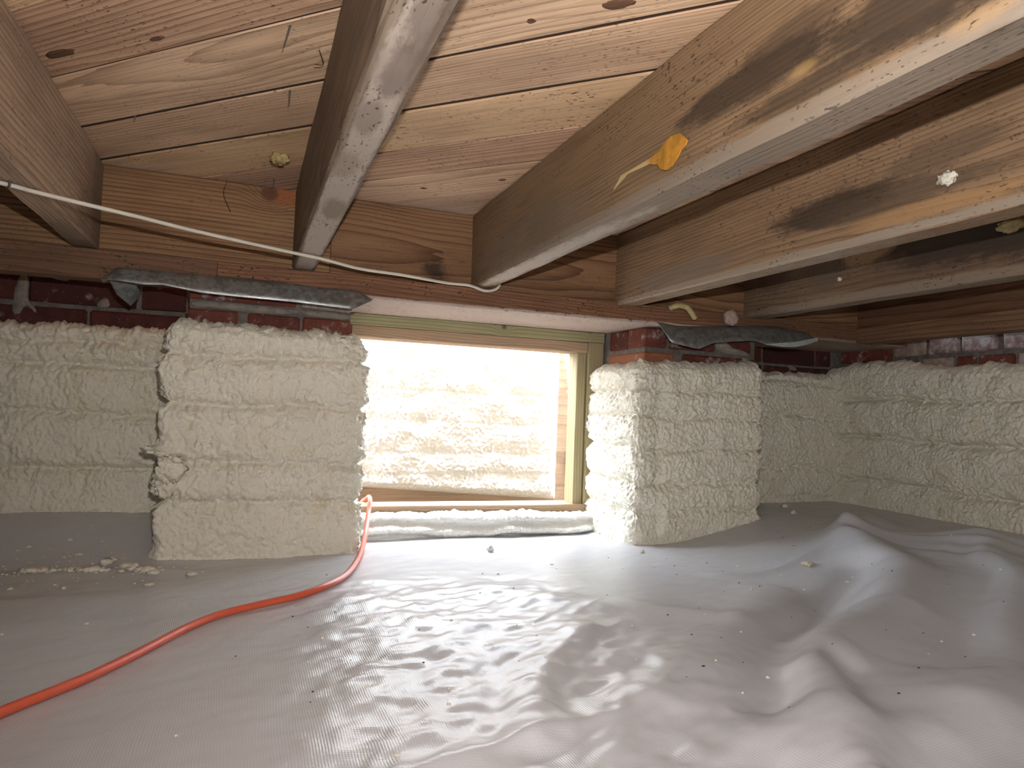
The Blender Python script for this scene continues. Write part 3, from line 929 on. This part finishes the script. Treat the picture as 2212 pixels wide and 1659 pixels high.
def build_frame():
    w = empty('window_1', (.63, 1.97, 0))
    tag(w, kind='structure')

    def bd(name, x0, x1, y0, y1, z0, z1, mat, seed):
        horiz = (x1 - x0) > (z1 - z0)
        if horiz:
            me = board_mesh(name, x1 - x0, y1 - y0, z1 - z0, .002, 14, .0005, seed)
            o = link(name, me, mat, w, ((x0 + x1) / 2 - .63, (y0 + y1) / 2 - 1.97, (z0 + z1) / 2))
        else:
            me = board_mesh(name, z1 - z0, y1 - y0, x1 - x0, .002, 14, .0005, seed)
            o = link(name, me, mat, w, ((x0 + x1) / 2 - .63, (y0 + y1) / 2 - 1.97, (z0 + z1) / 2))
            o.rotation_euler = (0, -math.pi / 2, 0)
        return o
    bd('head_board', .236, 1.013, 1.930, 2.02, .5545, .5855, PT, 1)
    bd('head_strip', .258, .959, 1.933, 2.02, .5225, .5540, PT2, 2)
    bd('jamb_board', .962, 1.014, 1.932, 2.02, .036, .5535, PT3, 3)
    bd('jamb_stop', .930, .9605, 1.940, 2.00, .069, .5215, PT3, 4)
    bd('jamb_board', .236, .2565, 1.935, 2.02, .048, .5535, PT3, 5)
    bd('sill_board', .257, .966, 1.928, 2.02, .0420, .0685, PT2, 6)
    bd('lower_sill_board', .257, .95, 1.936, 2.02, .0205, .0405, PT, 7)


build_frame()

# ------------------------------------------------------------------ hatch panel outside the opening
def build_panel():
    h = empty('hatch_panel', (.66, 2.33, 0))
    ply = wood('weathered_plywood', (0.40, 0.27, 0.17), (0.26, 0.16, 0.095), 16.0, .4, (0, .4, .1), specks=.3,
               stains_and_light=[((0, 0, 0), (1, 1, 1), (0.5, 0.4, 0.32), .15, .6)])
    me = board_mesh('plywood', .93, .016, .62, .001, 10, .0004, 4)
    link('plywood', me, ply, h, (-.032, .008, .285))
    # sprayed foam on its face
    nx, nz = 250, 190
    U, V = np.meshgrid(np.linspace(0, 1, nx), np.linspace(0, 1, nz))
    zb = .085 - .055 * U
    x = -.48 + U * (.865)
    z = zb + V * (.565 - zb)
    edge = np.minimum.reduce([U / .02 + .0, (1 - U) / .035, V / .05, (1 - V) / .05])
    e = np.sqrt(np.clip(edge, 0, 1))
    D = .030 * e
    zc = z + .010 * perlin(x * 6, z * 3, 41)
    cs = [-.1, .12, .19, .29, .39, .48, .7]
    for a, b in zip(cs[:-1], cs[1:]):
        m = (zc >= a) & (zc < b); u = np.clip((zc - a) / (b - a), 0, 1)
        D += e * m * .007 * np.power(np.clip(4 * u * (1 - u), 0, 1), .55)
    D += e * (.009 * perlin(x * 13, z * 17, 42) + .008 * (np.abs(perlin(x * 66, z * 48, 43)) - .2) + .002 * perlin(x * 130, z * 100, 44))
    D += e * .022 * np.exp(-((x - .335 - .012 * perlin(z * 14, z * 0, 45)) / .022) ** 2)
    D += e * .016 * np.exp(-((x + .24 - .02 * perlin(z * 10, z * 0, 46)) / .035) ** 2)
    me = grid_mesh('foam_face', x, -D + .001, z)
    link('foam_face', me, FOAM_WHITE, h)['label'] = 'white sprayed foam face'
    for z in (.435, .155):
        bm = box_bm(.425, .50, -.004, .016, z - .045 * (1 if z < .3 else .5), z + .045 * (1 if z < .3 else .5), .002)
        link('batten', bm_mesh('batten', bm), STEEL, h)
    tag(h, 'plywood hatch panel sprayed with white foam, leaning just outside the opening', 'hatch panel')
    g = link('ground', bm_mesh('ground', box_bm(-6, 8, 2.05, 12, -.3, -.03)), SOIL)
    tag(g, kind='structure')


build_panel()

# ------------------------------------------------------------------ metal termite shields
def strip_mesh(name, top, bot, ny=5, n=48, th=.0009, back=None):
    """bent sheet: top edge, bottom edge and a flange running back; each a list of 3-d points"""
    def rs(P):
        P = np.array(P, float)
        d = np.concatenate([[0], np.cumsum(np.linalg.norm(np.diff(P, axis=0), axis=1))])
        t = np.linspace(0, d[-1], n)
        return np.stack([np.interp(t, d, P[:, i]) for i in range(3)], -1)
    T, B = rs(top), rs(bot)
    rows = []
    for k in np.linspace(0, 1, ny):
        r = B * (1 - k) + T * k
        r[:, 1] += .0012 * perlin(r[:, 0] * 9, r[:, 2] * 20, 51) - .002 * math.sin(k * math.pi)
        rows.append(r)
    if back is not None:
        for k in np.linspace(.25, 1, 4):
            r = T.copy(); r[:, 1] += back * k; r[:, 2] -= .004 * k
            rows.append(r)
    A = np.array(rows)
    me = grid_mesh(name, A[..., 0], A[..., 1], A[..., 2])
    bm = bmesh.new(); bm.from_mesh(me)
    bmesh.ops.solidify(bm, geom=bm.faces[:], thickness=th)
    bm.to_mesh(me); bm.free()
    return me


SH_L_TOP = [(-.287, 1.648, .575), (-.259, 1.646, .603), (-.20, 1.646, .603), (-.11, 1.646, .603), (-.02, 1.646, .605), (.09, 1.646, .603), (.15, 1.646, .600), (.225, 1.646, .602), (.2635, 1.646, .5835)]
SH_L_BOT = [(-.287, 1.640, .574), (-.255, 1.625, .572), (-.205, 1.620, .568), (-.17, 1.618, .571), (-.112, 1.618, .563), (-.098, 1.616, .561), (-.018, 1.614, .559), (.10, 1.614, .558), (.215, 1.612, .553), (.2600, 1.638, .5795)]
SH_R_TOP = [(1.020, 1.652, .594), (1.08, 1.652, .588), (1.127, 1.652, .590), (1.28, 1.652, .603), (1.42, 1.652, .613), (1.515, 1.650, .604), (1.545, 1.640, .590)]
SH_R_BOT = [(1.022, 1.645, .590), (1.047, 1.615, .537), (1.125, 1.605, .524), (1.18, 1.612, .546), (1.31, 1.612, .561), (1.36, 1.612, .552), (1.45, 1.615, .556), (1.545, 1.632, .582)]


def build_shields():
    o = link('metal_shield', strip_mesh('metal_shield', SH_L_TOP, SH_L_BOT, back=.03), METAL)
    tag(o, 'long grey galvanised metal strip with pointed ends on top of left pier', 'termite shield', 'termite shields')
    bm = bmesh.new()
    v = [bm.verts.new(c) for c in ((-.272, 1.655, .574), (-.222, 1.650, .570), (-.236, 1.690, .530), (-.262, 1.684, .551), (-.22, 1.70, .556))]
    bm.faces.new((v[0], v[1], v[4], v[2], v[3]))
    bmesh.ops.triangulate(bm, faces=bm.faces[:])
    bmesh.ops.solidify(bm, geom=bm.faces[:], thickness=.0009)
    link('hanging_corner', bm_mesh('hanging_corner', bm), METAL, o)
    o = link('metal_shield', strip_mesh('metal_shield', SH_R_TOP, SH_R_BOT, back=.03), METAL)
    tag(o, 'crumpled dark metal sheet with a bent pale lip on top of right pier', 'termite shield', 'termite shields')
    bm = bmesh.new()
    lip = [(1.345, 1.609, .552), (1.40, 1.606, .549), (1.45, 1.607, .552), (1.50, 1.612, .563), (1.548, 1.626, .577), (1.552, 1.630, .588), (1.50, 1.618, .577), (1.45, 1.612, .566), (1.40, 1.610, .560)]
    bm.faces.new([bm.verts.new(c) for c in lip])
    bmesh.ops.triangulate(bm, faces=bm.faces[:])
    bmesh.ops.solidify(bm, geom=bm.faces[:], thickness=.001)
    t = NT('bright_zinc'); tc = t.n('TexCoord').outputs['Object']
    zn = t.out(Base_Color=t.mix(t.noise(tc, 60.0), (0.45, 0.50, 0.49), (0.66, 0.71, 0.70)), Metallic=.3, Roughness=.5)
    l = link('bent_lip', bm_mesh('bent_lip', bm), zn, o)
    l['label'] = 'pale zinc lip'


build_shields()

# ------------------------------------------------------------------ cables
def build_cables():
    pts = [(-1.3, .80, .6345), (-.70, 1.02, .634), (-.45, 1.135, .6345), (-.339, 1.192, .6350), (-.303, 1.222, .6352), (-.236, 1.258, .633), (-.177, 1.294, .6325), (-.104, 1.345, .632), (-.022, 1.394, .632), (.08, 1.463, .6345), (.137, 1.494, .6345),
           (.219, 1.543, .632), (.314, 1.564, .632), (.422, 1.607, .6325), (.485, 1.622, .6345), (.518, 1.636, .630), (.535, 1.640, .6285), (.552, 1.640, .632), (.566, 1.640, .642), (.570, 1.640, .665)]
    o = link('electric_cable', tube_mesh('electric_cable', catmull(pts, 8), .0042, .0033, 10), WHITE_CABLE)
    tag(o, 'thin off-white electric cable strung below the joists', 'cable')
    for (x, y) in ((-.331, 1.197),):
        bm = box_bm(-.0015, .0015, -.007, .007, -.004, .006, .0006)
        link('staple', bm_mesh('staple', bm), STEEL, o, (x, y, .635), .5)
    base = [(-.75, .36), (-.5, .55), (-.33, .735), (-.223, .886), (-.191, .928), (-.155, .984), (-.115, 1.061), (-.066, 1.156), (-.018, 1.216), (.038, 1.254), (.099, 1.283), (.149, 1.324), (.196, 1.404), (.235, 1.52)]
    r = .0060
    pts = [(x, y, float(sheet_h(x, y)) + r + .001) for x, y in base]
    pts += [(.268, 1.66, .012), (.294, 1.78, .022), (.312, 1.86, .060), (.322, 1.90, .088), (.326, 1.945, .092), (.327, 2.0, .078), (.325, 2.06, .06), (.32, 2.15, .0)]
    o = link('extension_cord', tube_mesh('extension_cord', catmull(pts, 9), r, r, 12), CORD_RED)
    tag(o, 'orange-red extension cord running over the white sheet and out across the sill', 'cord')


build_cables()

# ------------------------------------------------------------------ lumps, crumbs, grit
def lump(name, label, cat, loc, r, seed, mat, rough=.4, group=None, freq=2.2, sub=3):
    o = link(name, lump_mesh(name, r[0], r[1], r[2], seed, rough, freq, sub), mat, None, loc)
    return tag(o, label, cat, group)


def build_small():
    lump('foam_lump', 'small yellow foam lump stuck to the ceiling boards beside the grey joist', 'foam lump', (.040, 1.445, .812), (.016, .020, .012), 3, FOAM_YELLOW, .5)
    lump('foam_lump', 'ragged cream foam lump stuck on the side of the mould-streaked joist', 'foam lump', (.900, .712, .690), (.007, .013, .009), 8, FOAM, .7, freq=3.0)
    lump('foam_lump', 'yellow foam blob high on the dark joist by the picture edge', 'foam lump', (1.314, .905, .722), (.010, .03, .012), 9, FOAM_YELLOW, .6)
    lump('insulation_tuft', 'pale pink insulation tuft tucked above the crumpled metal sheet', 'insulation tuft', (1.252, 1.640, .6225), (.022, .016, .021), 10, PINK_TUFT, .35)
    pts = catmull([(1.055, 1.645, .632), (1.075, 1.634, .640), (1.10, 1.630, .637), (1.115, 1.628, .622), (1.127, 1.628, .607)], 8)
    me = tube_mesh('foam_drip', pts, .009, .008, 10)
    o = link('foam_drip', me, FOAM_YELLOW)
    tag(o, 'curling yellow foam drip hanging at the foot of the mould-streaked joist', 'foam drip')
    lump('foam_speck', 'tiny pale foam speck on the bare tan patch of the dark joist', 'foam lump', (1.316, 1.318, .686), (.004, .006, .005), 12, FOAM)
    lump('foam_bead', 'white foam bead on the edge of the right jamb board', 'foam lump', (.967, 1.925, .310), (.007, .007, .007), 15, FOAM_WHITE, .3)

    def on(x, y, dz): return (x, y, float(sheet_h(x, y)) + dz)
    lump('foam_crumb', 'white foam crumb alone on the sheet in front of the sill', 'foam crumb', on(.575, 1.646, .006), (.009, .008, .008), 21, FOAM_WHITE, .5, sub=2)
    lump('foam_crumb', 'flat cream foam flake on the mounded sheet right of centre', 'foam crumb', on(1.20, 1.275, .004), (.017, .011, .005), 22, FOAM, .5, sub=2)
    lump('foam_crumb', 'small cream crumb at the front foot of the right pier', 'foam crumb', on(.935, 1.545, .003), (.006, .005, .004), 23, FOAM, .5, sub=2)
    lump('foam_crumb', 'cream crumb in the shaded corner nearest the recessed right wall', 'foam crumb', on(1.60, 1.80, .004), (.012, .009, .006), 24, FOAM, .5, sub=2)
    lump('foam_crumb', 'pointed cream crumb on the shaded sheet right of the right pier', 'foam crumb', on(1.505, 1.66, .004), (.008, .006, .006), 25, FOAM, .5, sub=2)
    # debris trail by the left pier: crumbs nothing tells apart
    rs = random.Random(5)
    spots = [(-.370, 1.575, .012), (-.356, 1.568, .014), (-.340, 1.572, .010), (-.322, 1.562, .007), (-.312, 1.567, .006), (-.29, 1.553, .008), (-.278, 1.550, .010), (-.265, 1.549, .009), (-.252, 1.553, .011), (-.24, 1.549, .008),
             (-.230, 1.548, .006), (-.245, 1.63, .014), (-.236, 1.645, .010), (-.20, 1.575, .012), (-.188, 1.572, .009), (-.19, 1.545, .010), (-.172, 1.535, .012), (-.158, 1.530, .014), (-.148, 1.518, .010), (-.205, 1.538, .006),
             (-.145, 1.438, .007), (-.47, 1.70, .006), (-.40, 1.72, .005), (-.33, 1.74, .006), (-.30, 1.68, .005), (-.27, 1.73, .006), (-.43, 1.60, .006), (-.36, 1.45, .006), (-.28, 1.44, .005), (-.08, 1.50, .010)]
    for i, (x, y, r) in enumerate(spots):
        o = link('foam_crumb', lump_mesh('foam_crumb', r * rs.uniform(.8, 1.25), r * rs.uniform(.7, 1.1), r * .62 * rs.uniform(.7, 1), 60 + i, .45, 2.0, 2), FOAM, None, on(x, y, r * .35), rs.uniform(0, 6))
        tag(o, 'cream foam crumb in the debris trail beside the left pier foot', 'foam crumb', 'foam crumbs by the left pier')
    # uncountable specks
    bm = bmesh.new()
    for i in range(230):
        if i < 150:
            x, y = rs.gauss(-.28, .12), rs.gauss(1.60, .07)
        else:
            x, y = rs.uniform(-.5, 1.7), rs.uniform(.7, 1.8)
        if -.2 < x < .3 and y > 1.6 or (x > .93 and y > 1.6 and x < 1.42) or y > 1.86 or x > 1.85: continue
        r = rs.uniform(.0012, .0032)
        m = Matrix.Translation(on(x, y, r * .3)) @ Matrix.Rotation(rs.uniform(0, 6), 4, 'Z') @ Matrix.Diagonal((r * rs.uniform(.7, 1.6), r, r * .6, 1))
        bmesh.ops.create_icosphere(bm, subdivisions=1, radius=1.0, matrix=m)
    o = link('foam_specks', bm_mesh('foam_specks', bm), FOAM)
    tag(o, 'scattered tiny cream foam specks on the sheet', 'foam specks', None, 'stuff')
    bm = bmesh.new()
    for i in range(60):
        x, y = rs.uniform(0, 1.5), rs.uniform(.65, 1.55)
        r = rs.uniform(.0008, .0018)
        m = Matrix.Translation(on(x, y, r * .4)) @ Matrix.Diagonal((r * rs.uniform(.7, 1.8), r, r * .6, 1))
        bmesh.ops.create_icosphere(bm, subdivisions=1, radius=1.0, matrix=m)
    o = link('dark_grit', bm_mesh('dark_grit', bm), CHIP)
    tag(o, 'scattered dark specks of grit on the white sheet', 'grit', None, 'stuff')


build_small()
